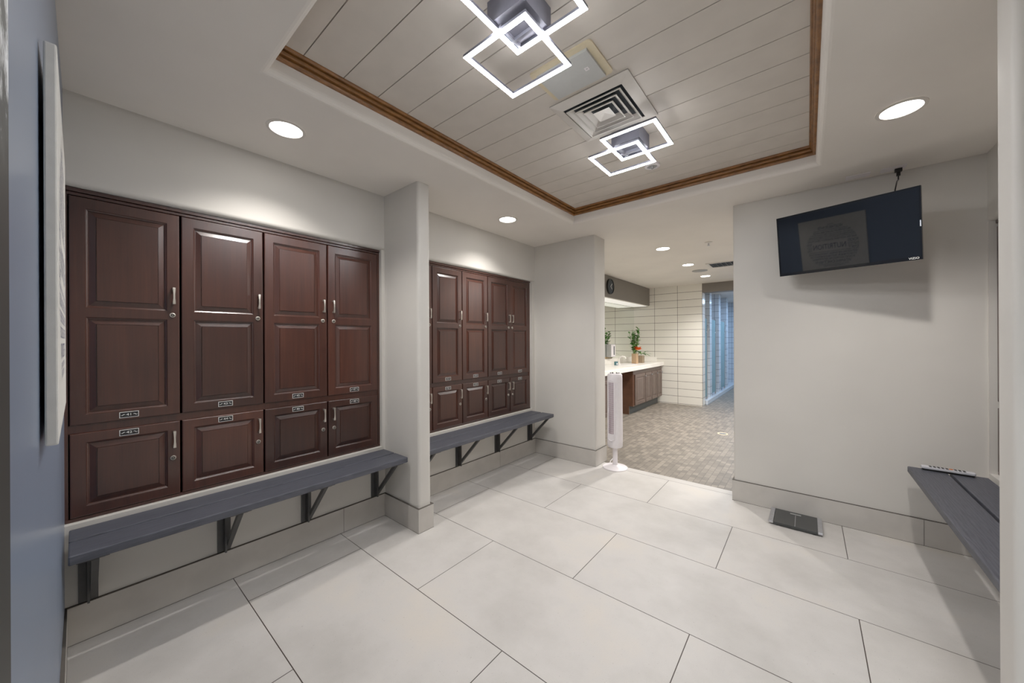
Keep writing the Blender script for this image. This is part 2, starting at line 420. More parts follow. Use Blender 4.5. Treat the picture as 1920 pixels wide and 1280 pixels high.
# near wall (blue gray, the camera stands against it), with the opening to the hall
struct(MB().prism([(-3.0, -0.16), (0.10, -0.16), (0.10, -0.058), (-3.0, -0.0335)], 0, ZC).build('wall_near', M['wallblue']), 'blue gray wall on the left')
struct(MB().box(0.10, 1.3, -0.16, -0.042, 2.15, ZC).box(1.05, 1.3, -0.16, -0.042, 0, 2.15).build('wall_near_right', M['wall']))
struct(MB().box(-3.0, 1.4, -1.75, -1.70, 0, ZC).build('wall_hall', M['wall']))
struct(MB().box(-0.75, -0.70, -1.70, -0.16, 0, ZC).box(1.35, 1.4, -1.70, -0.1, 0, ZC).build('wall_hall_side', M['wall']))

# tile baseboards
def baseboard(name, boxes, joints=(), label=None):
    mb = MB()
    for b in boxes: mb.mat(0).box(*b, 0.0, 0.169); mb.mat(1).box(*b, 0.169, 0.1725)
    for b in boxes: mb.mat(1).box(b[0]-.0006, b[1]+.0006, b[2]-.0006, b[3]+.0006, 0.0, 0.0022)
    for j in joints: mb.mat(1).box(*j, 0.001, 0.170)
    return struct(mb.build(name, [M['base'], M['grout']]), label)
g = 0.0012
XB = XW + 0.012
baseboard('baseboard_left', [(XW, XB, -0.042, 1.519)], [(XW, XB+0.0004, 1.2-g, 1.2+g)], 'gray tile baseboard under the near bench')
baseboard('baseboard_left_far', [(XW, XB, 1.65, YT-0.012)], [(XW, XB+0.0004, 2.876-g, 2.876+g)], 'gray tile baseboard under the far bench')
baseboard('baseboard_pier', [(XW, -2.105, 1.519, 1.531), (-2.117, -2.105, 1.531, 1.638), (XW, -2.105, 1.638, 1.65)], [], 'tile baseboard wrapping the pier')
baseboard('baseboard_far_pier', [(XW, -1.745, YT-0.012, YT), (-1.757, -1.745, YT, 3.785)], [], 'tile baseboard of the wall end by the fan')
baseboard('baseboard_far', [(-0.494, XR, YT-0.012, YT), (-0.494, -0.482, YT, 3.785)], [(0.585-g, 0.585+g, YT-0.0124, YT)], 'gray tile baseboard below the television')
baseboard('baseboard_right', [(XR-0.012, XR, 1.645, YT-0.012)], [(XR-0.0124, XR, 2.55-g, 2.55+g)])
baseboard('baseboard_right_pier', [(0.398, XR, 1.513, 1.525), (0.398, 0.41, 1.525, 1.645), (0.398, XR-0.012, 1.645, 1.657)])
baseboard('baseboard_near', [(XB, 0.10, -0.042, -0.030)])

# ------------------------------------------------------------------ lockers
Z0L, Z1L, Z0U, Z1U = 0.553, 0.936, 0.974, 2.024
def panel_rings(mb, Y0, Y1, A0, A1, sy0, sy1, sz0, sz1):
    """frame face from the outer rectangle in to a raised panel"""
    q = lambda x, d: (x, Y0+sy0+d, Y1-sy1-d, A0+sz0+d, A1-sz1-d)
    mb.rings([(0.0, Y0, Y1, A0, A1), q(0, 0), q(-0.0030, 0.0022), q(-0.0060, 0.0075), q(-0.0110, 0.009), q(-0.0110, 0.0115), q(-0.0035, 0.032), q(-0.0055, 0.0325), q(-0.0055, 0.0342), q(-0.0008, 0.035)])
def door_mesh(w, h, splits):
    mb = MB(); e = 0.004; t = 0.021
    mb.rings([(-t, 0, w, 0, h), (-e, 0, w, 0, h), (-0.0012, 0.0012, w-0.0012, 0.0012, h-0.0012), (0, e, w-e, e, h-e)], cap=False)
    mb.add([(-t,0,0),(-t,w,0),(-t,w,h),(-t,0,h)], [(3,2,1,0)])
    for (a0, a1, s0, s1) in splits:
        panel_rings(mb, e, w-e, a0, a1, 0.044, 0.044, s0, s1)
    return mb
def handle_mesh():
    mb = MB(); L = 0.086; so = 0.024
    sec = [(-L/2, .0066), (-L/2+.012, .0062), (-.012, .0043), (.012, .0043), (L/2-.012, .0062), (L/2, .0066)]
    vs = []; fs = []
    for z, hw in sec:
        bow = 0.003*(1-(2*z/L)**2)
        vs += [(so+bow-.004, -hw, z), (so+bow-.004, hw, z), (so+bow, hw*.8, z), (so+bow, -hw*.8, z)]
    for i in range(len(sec)-1):
        for k in range(4): a, b = i*4+k, i*4+(k+1)%4; fs.append((a, b, b+4, a+4))
    fs += [(3,2,1,0), tuple(len(vs)-4+k for k in range(4))]
    mb.add(vs, fs)
    for z in (-L/2+.005, L/2-.005): mb.box(0, so-.002, -.0048, .0048, z-.005, z+.005)
    return mb
XAX = axes((0,0,1), (1,0,0), (0,1,0))   # lathe axis along +x is built with this rotation
def lockm():
    mb = MB(); T = axes((0,1,0), (0,0,1), (1,0,0))
    mb.mat(0).lathe([(0.0125,0),(0.0125,0.003),(0.011,0.0055),(0.0078,0.0065),(0.0074,0.004)], 20, T, cap=False)
    mb.mat(1).lathe([(0.0076,0.0),(0.0076,0.0042)], 16, T)
    mb.mat(0).box(0.004, 0.0062, -0.0035, 0.0035, -0.0014, 0.0014)
    return mb
def plate_mesh(num):
    mb = MB(); W, Hh = 0.066, 0.0285
    mb.mat(1).box(0, 0.0012, -W/2, W/2, -Hh/2, Hh/2)
    mb.mat(0).box(0.0012, 0.0017, -W/2+.0022, W/2-.0022, -Hh/2+.0022, Hh/2-.0022)
    mb.mat(1)
    T = axes((0,1,0), (0,0,1), (1,0,0), (0.0017, 0, 0))
    vs, fs = text_mesh(num, 0.0165, 0.0003, sx=1.25); mb.add(vs, fs, T)
    # scroll flourishes either side of the number
    for s in (-1, 1):
        pts = [(0.0019, s*(0.0135+0.0145*t) , 0.0026*math.sin(2*PI*t)*(1 if s > 0 else 1)) for t in [k/10 for k in range(11)]]
        mb.tube(pts, [0.0003+0.0011*math.sin(PI*k/10) for k in range(11)], 5)
    return mb
HANDLE = handle_mesh(); LOCK = lockm()
door_cache = {}
def make_locker(y0, w, upper, num, label, group, hinge_left=True, mirror=False, loc=None, rotz=0, swing=0.0):
    z0, z1 = (Z0U, Z1U) if upper else (Z0L, Z1L)
    h = z1 - z0
    t = thing('locker', label, 'locker', loc or (-2.578, y0, z0), rotz, group)
    MB().box(-0.34, -0.0215, 0.001, w-0.001, 0.001, h-0.001).build('carcass', M['wood'], t)
    key = (round(w,4), upper)
    if key not in door_cache:
        sp = [(0.004, 0.520, 0.042, 0.022), (0.520, h-0.004, 0.022, 0.046)] if upper else [(0.004, h-0.004, 0.040, 0.040)]
        d = door_mesh(w, h, sp).build('door', M['wood'], t, smooth=24); door_cache[key] = d.data
    else:
        d = bpy.data.objects.new('door', door_cache[key]); COL.objects.link(d); d.parent = t
    if swing: d.rotation_euler = (0, 0, -math.radians(swing))
    hy = w - 0.024 if hinge_left else 0.033
    hz = 0.622 if upper else h - 0.092
    lz = 0.521 if upper else h - 0.190
    hd = HANDLE.build('handle', M['nickel'], d, (0.0, hy, hz), smooth=30)
    lk = LOCK.build('lock', [M['nickel'], M['black']], d, (0.0, hy-(0.004 if hinge_left else -0.004), lz), smooth=40)
    plate_mesh(num).build('number_plate', [M['black'], M['white_text']], d, (0.0, w/2, 0.0255 if upper else h-0.0235))
    return t
GA = 'numbered lockers in the near alcove'; GB = 'lockers in the far alcove'
words = ['leftmost, next to the blue wall', 'second from the left', 'third from the left', 'beside the pier']
for k in range(4):
    y0 = -0.022 + 0.379*k; w = 0.371
    nu, nl = str(41+2*k), str(42+2*k)
    make_locker(y0, w, True, nu, f'dark cherry two-panel tall upper locker numbered {nu}, {words[k]}', GA, k < 3)
    make_locker(y0, w, False, nl, f'dark cherry short lower locker numbered {nl}, {words[k]}', GA, k < 3)
fw = ['half hidden behind the pier', 'first full one right of the pier', 'second full one right of the pier', 'its right edge standing slightly ajar', 'last one, in the far corner']
for k in range(5):
    y0 = 1.658 + 0.360*k; w = 0.352
    nu, nl = str(49+2*k), str(50+2*k)
    make_locker(y0, w, True, nu, f'tall dark upper locker, far alcove, {fw[k]}', GB, k < 4, swing=1.6 if k == 3 else 0)
    make_locker(y0, w, False, nl, f'short lower locker, far alcove, {fw[k]}' if k != 3 else 'short lower locker in the far alcove, second from the corner', GB, k < 4)
# right alcove: the last pair is seen as a sliver behind the wall end
GR = 'lockers in the right alcove'
make_locker(0, 0.352, True, '39', 'dark upper locker seen edge-on above the right bench', GR, True, loc=(0.878, 3.506, Z0U), rotz=PI)
make_locker(0, 0.352, False, '40', 'dark lower locker seen edge-on just above the right bench', GR, True, loc=(0.878, 3.506, Z0L), rotz=PI)

def surround(name, label, y0, y1, X, sgn, ys):
    t = thing(name, label, 'locker frame', (X, (y0+y1)/2, 0.534))
    L = (y1-y0)/2
    S = lambda a, b: (min(sgn*a, sgn*b), max(sgn*a, sgn*b))
    MB().box(*S(-0.02, -0.006), -L, L, 1.494, 1.508).box(*S(-0.02, 0.002), -L, L, 1.5095, 1.5275).build('top_molding', M['wood'], t, bevel=0.002)
    MB().box(*S(-0.02, -0.004), -L, L, 0.0005, 0.0165).build('bottom_rail', M['wood'], t, bevel=0.002)
    MB().box(*S(-0.021, -0.012), -L+0.001, L-0.001, 0.4025, 0.4395).build('middle_rail', M['wood'], t)
    MB().box(*S(-0.38, -0.36), -L, L, 0.0005, 1.527).build('back_panel', M['wood'], t)
    for a in ys:
        MB().box(*S(-0.02, -0.006), a[0]-(y0+y1)/2, a[1]-(y0+y1)/2, 0.017, 1.493).build('side_filler', M['wood'], t)
    return t
surround('locker_surround', 'dark cherry molding framing the near locker bank', -0.041, 1.528, -2.578, 1, [(1.490, 1.512), (-0.041, -0.026)])
surround('locker_surround', 'dark cherry molding framing the far locker bank', 1.639, 3.512, -2.578, 1, [(3.453, 3.474)])
surround('locker_surround', 'dark cherry frame around the right alcove lockers', 1.662, 3.514, 0.878, -1, [])
MBx = MB().box(XW-0.40, XW-0.001, 1.506, 1.531, 0.534, 2.063).box(XW-0.40, XW-0.001, 3.476, YT, 0.534, 2.063)
struct(MBx.build('trim_2', M['wall']), 'painted wall strips beside the locker banks')

# ------------------------------------------------------------------ benches
def bench(label, loc, length, planks, brackets, rotz=0, group='slatted wall benches'):
    # local: x out from wall, y along the wall; origin at wall foot
    t = thing('wall_bench', label, 'bench', loc, rotz, group)
    for a, b in planks:
        MB().box(a, b, 0, length, 0.483, 0.520).build('plank', M['plank'], t, bevel=0.005)
    for y in brackets:
        br = MB(); br.box(0.0005, 0.007, y-0.03, y+0.03, 0.1745, 0.470).box(0.007, 0.05, y-0.004, y+0.004, 0.18, 0.47)
        o = br.build('bracket', M['bench_metal'], t)
        MB().bar((0.010, y+0.016, 0.192), (0.262, y+0.016, 0.462), 0.022, 0.022).build('strut', M['bench_metal'], o)
        MB().box(0.0005, 0.285, y-0.025, y+0.042, 0.462, 0.4685).box(0.06, 0.30, y-0.035, y+0.055, 0.4685, 0.4825).build('support_arm', M['bench_metal'], o)
    return t
bench('charcoal two-plank wall bench below the near lockers 41 to 48', (XW, -0.024, 0), 1.534, [(0.018, 0.161), (0.174, 0.335)], [0.055, 0.55, 0.98, 1.465])
bench('charcoal two-plank wall bench in the far alcove behind the pier', (XW, 1.665, 0), 1.765, [(0.018, 0.161), (0.174, 0.335)], [0.12, 0.62, 1.165, 1.738-0.0])
bench('dark gray two-plank bench at the right edge with a remote on it', (XR, 3.46, 0), 1.79, [(0.017, 0.168), (0.182, 0.347)], [0.20, 0.75, 1.25, 1.70], PI)

# ------------------------------------------------------------------ tower fan
def tower_fan():
    fx, fy = -1.58, 3.632
    v = Vector((1.58, -3.632, 0)).normalized(); left = Vector((-0.772, -0.636, 0))
    fd = (v*math.cos(math.radians(33)) + left*math.sin(math.radians(33))).normalized()
    t = thing('tower_fan', 'white tower fan standing on a round base at the washroom opening', 'fan', (fx, fy, 0.0), math.atan2(fd.y, fd.x))
    MB().lathe([(0.128,0.0),(0.130,0.004),(0.126,0.010),(0.06,0.024),(0.04,0.030),(0.03,0.034)], 48).build('base', M['white'], t, smooth=40)
    MB().lathe([(0.027,0.034),(0.025,0.05),(0.025,0.21),(0.03,0.222)], 24).build('pole', M['white'], t, smooth=40)
    b = MB().lathe([(0.070,0.222),(0.078,0.232),(0.0795,0.30),(0.0775,0.95),(0.0755,0.985),(0.068,0.996)], 40).build('body', M['white'], t, smooth=40)
    # grille: long rounded frame bulging from the front
    gm = MB(); n = 28; prof = []
    def outline(w, z0, z1):
        out = []
        for k in range(n):
            a = 2*PI*k/n; c, s_ = math.cos(a), math.sin(a)
            out.append((w*c, (z1-w if s_ >= 0 else z0+w) + w*s_))
        return out
    def X(y): return math.sqrt(max(0.0803**2 - y*y, 0))
    lay = [(outline(0.043,0.295,0.935), -0.004), (outline(0.043,0.295,0.935), 0.008), (outline(0.038,0.300,0.930), 0.010), (outline(0.0355,0.303,0.927), 0.0065)]
    vs = []
    for o_, d in lay: vs += [(X(y)+d, y, z) for y, z in o_]
    fs = []
    for j in range(len(lay)-1):
        for k in range(n): a, c = j*n+k, j*n+(k+1)%n; fs.append((a, c, c+n, a+n))
    gm.add(vs, fs)
    m = 3*n; gm.add(vs[m:m+n], [tuple(range(n))])
    gm.build('grille_frame', M['white'], b, smooth=40)
    gs = MB(); z = 0.375
    while z < 0.905:
        for (a, c) in ((-0.029,-0.011), (-0.0085,0.0085), (0.011,0.029)):
            gs.add([(X(a)+.0072,a,z),(X(c)+.0072,c,z),(X(c)+.0072,c,z+.0075),(X(a)+.0072,a,z+.0075)], [(0,1,2,3)])
        z += 0.0128
    gs.build('grille', M['slot'], b)
    tp = MB().lathe([(0.062,0.996),(0.060,0.999),(0.05,1.0)], 32).build('control_panel', M['white'], t, smooth=40)
    kb = MB()
    for a in range(6):
        kb.lathe([(0.008,1.0005),(0.008,1.006),(0.006,1.008)], 10, Matrix.Translation((0.042*math.cos(a*PI/3), 0.042*math.sin(a*PI/3), 0)))
    kb.build('button', M['black'], tp, smooth=40)
    R = Matrix.Rotation(-math.atan2(fd.y, fd.x), 4, 'Z')
    pts = [R @ Vector(p) for p in ((-0.09, 0.07, 0.010), (-0.118, 0.15, 0.006), (-0.135, 0.25, 0.006), (-0.155, 0.40, 0.006))]
    MB().tube(pts, 0.004, 6).build('cord', M['white'], t, smooth=60)
tower_fan()

# ------------------------------------------------------------------ bathroom scale
t = thing('bathroom_scale', 'dark glass bathroom scale with silver end strips on the floor below the television', 'scale', (-0.073, 3.366, 0.0))
pl = MB().box(-0.124, 0.124, -0.134, 0.134, 0.006, 0.024).build('platform', M['scaleplate'], t, bevel=0.002)
MB().box(-0.0015, 0.0015, -0.128, 0.078, 0.0241, 0.0247).build('center_line', M['silver'], pl)
MB().box(-0.032, 0.032, 0.086, 0.103, 0.0241, 0.0248).build('display', M['gray'], pl)
for s in (-1, 1):
    MB().box(*sorted((s*0.1245, s*0.152)), -0.134, 0.134, 0.010, 0.026).build('end_strip', M['silver'], t, bevel=0.003)
    for q in (-1, 1):
        MB().lathe([(0.014,0),(0.014,0.0065)], 16, Matrix.Translation((s*0.105, q*0.11, 0))).build('foot', M['black'], t)

# ------------------------------------------------------------------ television
TVW, ASP = 0.71, 0.6016
yaw, tilt = math.radians(-15), math.radians(9)
r_ = Vector((math.cos(yaw), math.sin(yaw), 0)); n_ = Vector((math.sin(yaw)*math.cos(tilt), -math.cos(yaw)*math.cos(tilt), -math.sin(tilt)))
u_ = n_.cross(r_).normalized()
t = thing('television', 'black flat television tilted down from the far wall showing a dim reflection', 'television', (0.1774, 3.2431, 2.0349))
TM = axes(r_, u_, n_)
w2, h2 = TVW/2, TVW*ASP/2
MB().box(-w2, w2, -h2, h2, -0.032, -0.004, TM).box(-w2*.6, w2*.6, -h2*.8, h2*.55, -0.055, -0.032, TM).build('housing', M['black'], t)
mb = MB()
for bx in ((-w2, -w2+.008, -h2, h2), (w2-.008, w2, -h2, h2), (-w2+.008, w2-.008, h2-.008, h2), (-w2+.008, w2-.008, -h2, -h2+.020)): mb.box(*bx, -0.004, 0.0015, TM)
bz = mb.build('bezel', M['blackgloss'], t)
sc = MB().box(-w2+.008, w2-.008, -h2+.020, h2-.008, -0.0039, -0.001, TM).build('screen', M['screen'], t)
vs, fs = text_mesh('VIZIO', 0.017, 0.0003)
lg = MB().add(vs, fs, TM @ Matrix.Translation((w2-.034, -h2+.011, 0.0019))).build('logo', M['white_text'], bz)
MB().box(w2-.0065, w2-.0025, -0.02, 0.015, 0.0016, 0.0022, TM).build('status_light', M['ledblue'], bz)
# wall arm
back = TM @ Vector((0, 0, -0.055)); base = Vector((0.29-0.1774, YT-0.012-3.2431, 0.02))
mb = MB().bar(back, (back+base)*.5 + Vector((0.03,0,0)), 0.04, 0.05).bar((back+base)*.5 + Vector((0.03,0,0)), base, 0.04, 0.05)
mb.box(base.x-.06, base.x+.06, YT-0.014-3.2431, YT-0.0005-3.2431, base.z-.1, base.z+.1)
mb.box(-0.1, 0.1, -0.1, 0.1, -0.062, -0.0552, TM)
mb.build('wall_mount', M['black'], t)
pq = Vector((0.468-0.1774, 3.452-3.2431, ZC-0.0065-2.0349))
tp_ = TM @ Vector((0.246, h2*0.8, -0.036))
mid = (pq+tp_)*.5
cb = MB().tube([pq + Vector((0,0,-.045)), pq+Vector((-0.001,-.004,-.075)), pq.lerp(TM @ Vector((0.248, h2+.01, -0.036)), 0.62)+Vector((0.002,0,0)), TM @ Vector((0.248, h2+.01, -0.036)), tp_], 0.0035, 8).build('cord', M['black'], t, smooth=60)
MB().box(pq.x-.017, pq.x+.017, pq.y-.011, pq.y+.011, pq.z-.022, pq.z).prism([(pq.x-.009,pq.y-.008),(pq.x+.009,pq.y-.008),(pq.x+.009,pq.y+.008),(pq.x-.009,pq.y+.008)], pq.z-.048, pq.z-.022).build('plug', M['black'], cb)
for x0, x1, lab in ((0.212, 0.335, 'blank pale cover plate on the ceiling, left of the plugged one'), (0.384, 0.502, 'pale ceiling outlet plate with the television plug in it')):
    o = thing('outlet_plate', lab, 'outlet', ((x0+x1)/2, 3.443, ZC), group='ceiling plates above the television')
    L = (x1-x0)/2
    MB().box(-L, L, -0.037, 0.037, -0.006, -0.0003).build('cover', M['white'], o, bevel=0.002)
    MB().box(-0.036, 0.036, -0.016, 0.016, -0.0062, -0.006).build('face', M['white'], o)

# ------------------------------------------------------------------ remote on the right bench
t = thing('remote_control', 'silver and black remote control lying across the end of the right bench', 'remote', (0.668, 3.432, 0.5205), math.radians(-2))
MB().prism(rrect(-0.105, 0.105, -0.022, 0.022, 0.012), 0.0, 0.0105).build('lower_shell', M['black'], t, smooth=40)
top = MB().prism(rrect(-0.109, 0.109, -0.0235, 0.0235, 0.012), 0.0105, 0.0235).build('upper_shell', M['remote'], t, smooth=40, bevel=0.002)
bk = MB(); bo = MB()
for i in range(9):
    for j in (-1, 0, 1):
        if i == 5: continue
        bk.box(-0.075+0.017*i, -0.064+0.017*i, j*0.012-0.004, j*0.012+0.004, 0.0236, 0.025)
bk.build('buttons', M['black'], top)
MB().lathe([(0.009,0.0236),(0.009,0.0262)], 16, Matrix.Translation((0.015,0,0))).build('select_button', M['rubber'], top, smooth=40)

# ------------------------------------------------------------------ ceiling fixtures
def square_lamp(label, x1a, y1a, x2a, y2a, cx, cy):
    t = thing('ceiling_lamp', label, 'ceiling light', (cx, cy, ZT), group='square frame LED ceiling lamps')
    MB().box(-0.085, 0.085, -0.085, 0.085, -0.085, -0.0005).build('canopy', M['steel'], t)
    S = 0.316
    for i, (x, y, z) in enumerate(((x1a, y1a, -0.098), (x2a, y2a, -0.112))):
        f = MB().frame_z(x-cx, x+S-cx, y-cy, y+S-cy, 0.020, z, z+0.0115).build('frame', M['steel'], t)
        MB().frame_z(x-cx+.0006, x+S-cx-.0006, y-cy+.0006, y+S-cy-.0006, 0.0188, z-0.0018, z-0.0001).build('light_strip', M['led'], f)
    MB().box(-0.07, 0.07, 0.02, 0.032, -0.098, -0.085).box(-0.05, -0.04, -0.06, 0.06, -0.0975, -0.085).build('hanger', M['steel'], t)
square_lamp('large white square-frame LED lamp at the top of the picture, cut by its edge', -0.905, 0.826, -1.071, 0.998, -0.83, 1.06)
square_lamp('white square-frame LED lamp beyond the air vent, the farther of the two', -0.924, 1.932, -1.062, 2.054, -0.83, 2.155)

t = thing('air_vent', 'square white four-way ceiling air vent between the two lamps', 'vent', (-0.853, 1.843, ZT))
h = 0.216
mb = MB()
def cone(mb, a, za, b, zb, th=0.002):
    for q in range(2):
        pass
    A = [(-a,-a,za),(a,-a,za),(a,a,za),(-a,a,za)]; B = [(-b,-b,zb),(b,-b,zb),(b,b,zb),(-b,b,zb)]
    A2 = [(x,y,z+th) for x,y,z in A]; B2 = [(x,y,z+th) for x,y,z in B]
    for k in range(4):
        j = (k+1)%4
        mb.add([A[k],A[j],B[j],B[k]], [(3,2,1,0)]); mb.add([A2[k],A2[j],B2[j],B2[k]], [(0,1,2,3)])
        mb.add([A[k],A[j],A2[j],A2[k]], [(0,1,2,3)]); mb.add([B[k],B[j],B2[j],B2[k]], [(3,2,1,0)])
cone(mb, h, -0.006, h-0.052, -0.020, 0.004)
for k in range(4):
    pass
fr = mb.build('frame', M['whitepaint'], t)
MB().box(-h, h, -h, h, -0.0018, -0.0004).build('duct', M['duct'], t)
for k, (b, a) in enumerate(((0.152, 0.128), (0.118, 0.094), (0.084, 0.060))):
    m2 = MB(); cone(m2, b, -0.026, a, -0.005, 0.0015); m2.frame_z(-b, b, -b, b, 0.005, -0.0285, -0.0262); m2.build('louver', M['whitepaint'], t)
m2 = MB(); c = 0.046
m2.add([(-c,-c,-0.024),(c,-c,-0.024),(c,c,-0.024),(-c,c,-0.024),(0,0,-0.014)], [(0,4,1),(1,4,2),(2,4,3),(3,4,0)])
m2.build('center_cone', M['whitepaint'], t)

t = thing('ceiling_panel', 'cream-framed gray ceiling panel with a small square emblem beside the vent', 'panel', (-0.852, 1.478, ZT))
fr = MB().prism(rrect(-0.160, 0.160, -0.118, 0.118, 0.018), -0.008, -0.0004).build('frame', M['cream'], t, smooth=40)
pn = MB().box(-0.132, 0.128, -0.090, 0.103, -0.020, -0.0085).build('cover', M['panelgray'], t)
MB().frame_z(0.070, 0.090, -0.004, 0.016, 0.006, -0.0212, -0.0202).build('emblem', M['white'], pn)

t = thing('smoke_detector', 'small round white detector at the corner of the farther lamp', 'detector', (-0.857, 2.637, ZT))
MB().lathe([(0.052,-0.0004),(0.052,-0.012),(0.046,-0.016),(0.036,-0.017),(0.034,-0.010)], 32, cap=False).build('ring', M['white'], t, smooth=40)
MB().lathe([(0.034,-0.004),(0.034,-0.010),(0.012,-0.012),(0.010,-0.026),(0.006,-0.03)], 24).build('sensor', M['gray'], t, smooth=40)

LIGHT = {}
def downlight(x, y, label, group, watts, r=0.074, warm=(1.0, 0.96, 0.92), size=128, blend=0.85):
    t = thing('recessed_downlight', label, 'ceiling light', (x, y, ZC), group=group)
    MB().lathe([(r+0.018,-0.0003),(r+0.017,-0.004),(r+0.002,-0.006),(r,-0.002)], 40, cap=False).build('trim_ring', M['whitepaint'], t, smooth=40)
    MB().lathe([(r-0.001,-0.0005),(r-0.001,-0.0022)], 40).build('lens', M['lens'], t)
    l = bpy.data.lights.new('lamp', 'SPOT'); l.energy = watts; l.color = warm; l.spot_size = math.radians(size); l.spot_blend = blend; l.shadow_soft_size = 0.035
    o = bpy.data.objects.new('lamp', l); COL.objects.link(o); o.parent = t; o.location = (0, 0, -0.02)
    return t
GD = 'recessed downlights of the locker room'; GW = 'recessed downlights of the washroom'
downlight(-2.135, 0.712, 'recessed round downlight in the ceiling in front of lockers 43 and 45', GD, 40)
downlight(-2.155, 2.56, 'recessed round downlight in the ceiling before the far locker alcove', GD, 40)
downlight(0.36, 2.58, 'large recessed round downlight in the ceiling at right near the television', GD, 40)
downlight(-1.378, 4.625, 'nearest recessed downlight on the washroom ceiling', GW, 85, 0.075)
downlight(-1.386, 5.87, 'middle recessed downlight on the washroom ceiling', GW, 85, 0.075)
downlight(-1.393, 7.11, 'farthest recessed downlight on the washroom ceiling', GW, 85, 0.075)

t = thing('ceiling_speaker', 'flat gray round ceiling speaker between the two farther washroom downlights', 'speaker', (-1.358, 6.50, ZC))
MB().lathe([(0.115,-0.0003),(0.115,-0.006),(0.10,-0.010)], 36).build('grille', M['gray'], t, smooth=40)
t = thing('ceiling_sprinkler', 'small ceiling sprinkler in the washroom', 'sprinkler', (-0.88, 4.665, ZC))
MB().lathe([(0.042,-0.0003),(0.040,-0.006),(0.02,-0.010)], 24).build('escutcheon', M['whitepaint'], t, smooth=40)
MB().lathe([(0.008,-0.010),(0.008,-0.036),(0.016,-0.038),(0.016,-0.041)], 12).build('nozzle', M['silver'], t, smooth=40)
t = thing('air_vent', 'dark slatted air vent on the washroom ceiling by the wall edge', 'vent', (-0.86, 6.17, ZC))
MB().frame_z(-0.31, 0.31, -0.20, 0.20, 0.035, -0.008, -0.0003).build('frame', M['whitepaint'], t)
MB().box(-0.275, 0.275, -0.165, 0.165, -0.002, -0.0005).build('duct', M['duct'], t)
mb = MB()
for k in range(9): mb.bar((-0.24+0.06*k, -0.165, -0.010), (-0.24+0.06*k, 0.165, -0.010), 0.022, 0.0015, (0.7, 0, 0.7))
mb.build('slats', M['gray'], t)

# ------------------------------------------------------------------ washroom shell
YB = 8.026
struct(MB().box(-3.1, -3.03, 3.785, YB, 0, ZC).build('wall_washroom_left', M['tile']))
struct(MB().box(-3.1, -1.63, YB, 8.25, 0, ZC).build('wall_washroom_far', M['tile']), 'white stacked tile wall beyond the vanity')
struct(MB().prism([(-3.03, 3.786), (-2.675, 3.786), (-2.675, YB-0.0005), (-3.03, YB-0.0005)], 2.10, ZC-0.0005).build('wall_soffit', M['soffit'], bevel=0.012), 'soffit above the mirror with its shade in the taupe color')
struct(MB().box(1.60, 1.7, 3.785, 12.5, 0, ZC).build('wall_washroom_right', M['wall']))
struct(MB().box(-1.63, 1.6, YB, 8.25, 2.303, ZC).build('wall_shower_header', M['soffit']))
# showers
struct(MB().box(-2.75, 1.7, 8.25, 12.5, 2.44, 2.50).build('ceiling_shower', M['ceil']))
struct(MB().box(-2.75, 1.7, 12.35, 12.5, 0, 2.44).build('wall_shower_end', M['tileblue']))
struct(MB().box(-2.75, -2.65, 8.25, 12.35, 0, 2.44).build('wall_shower_back', M['tileblue']))
for i, (a, b) in enumerate(((8.72, 8.93), (9.76, 9.99), (10.80, 11.03))):
    struct(MB().box(-2.65, -1.63, a, b, 0, 2.44).build('wall_shower_divider', M['tileblue']))
struct(MB().box(-1.80, -1.585, 8.251, 12.34, 0, 0.095).build('trim_3', M['tileblue'], bevel=0.005), 'tiled shower curb')
sd = [('leftmost frosted glass shower door behind the tile corner', 8.27, 8.50), ('middle frosted teal glass shower door', 8.95, 9.42), ('farthest frosted teal glass shower door', 10.01, 10.60)]
for lab, a, b in sd:
    t = thing('shower_door', lab, 'shower door', (-1.648, a, 0.0955), group='frosted shower doors')
    MB().box(-0.005, 0.005, 0.014, b-a-0.014, 0.06, 1.70).build('glass_panel', M['glass'], t)
    for y in (0.0, b-a-0.013): MB().box(-0.012, 0.012, y, y+0.013, 0.0, 1.72).build('stile', M['gray'], t)
    MB().tube([(0.012, b-a-.05, 1.55), (0.05, b-a-.06, 1.56), (0.06, b-a-.10, 1.48), (0.03, b-a-.10, 1.40), (0.012, b-a-.09, 1.42)], 0.006, 8).build('hook', M['silver'], t, smooth=60)

t = thing('floor_drain', 'round floor drain with a pale rim in the mosaic floor', 'drain', (-0.942, 5.89, 0.0))
MB().lathe([(0.068,0.0003),(0.066,0.004),(0.05,0.0045),(0.047,0.001)], 32, cap=False).build('rim', M['cream'], t, smooth=40)
mb = MB()
for k in range(-4, 5): L = math.sqrt(0.046**2-(k*.0095)**2); mb.box(k*.0095-.003, k*.0095+.003, -L, L, 0.0015, 0.003)
mb.build('grate', M['silver'], t); MB().lathe([(0.047,0.0003),(0.047,0.001)], 24).build('sump', M['black'], t)

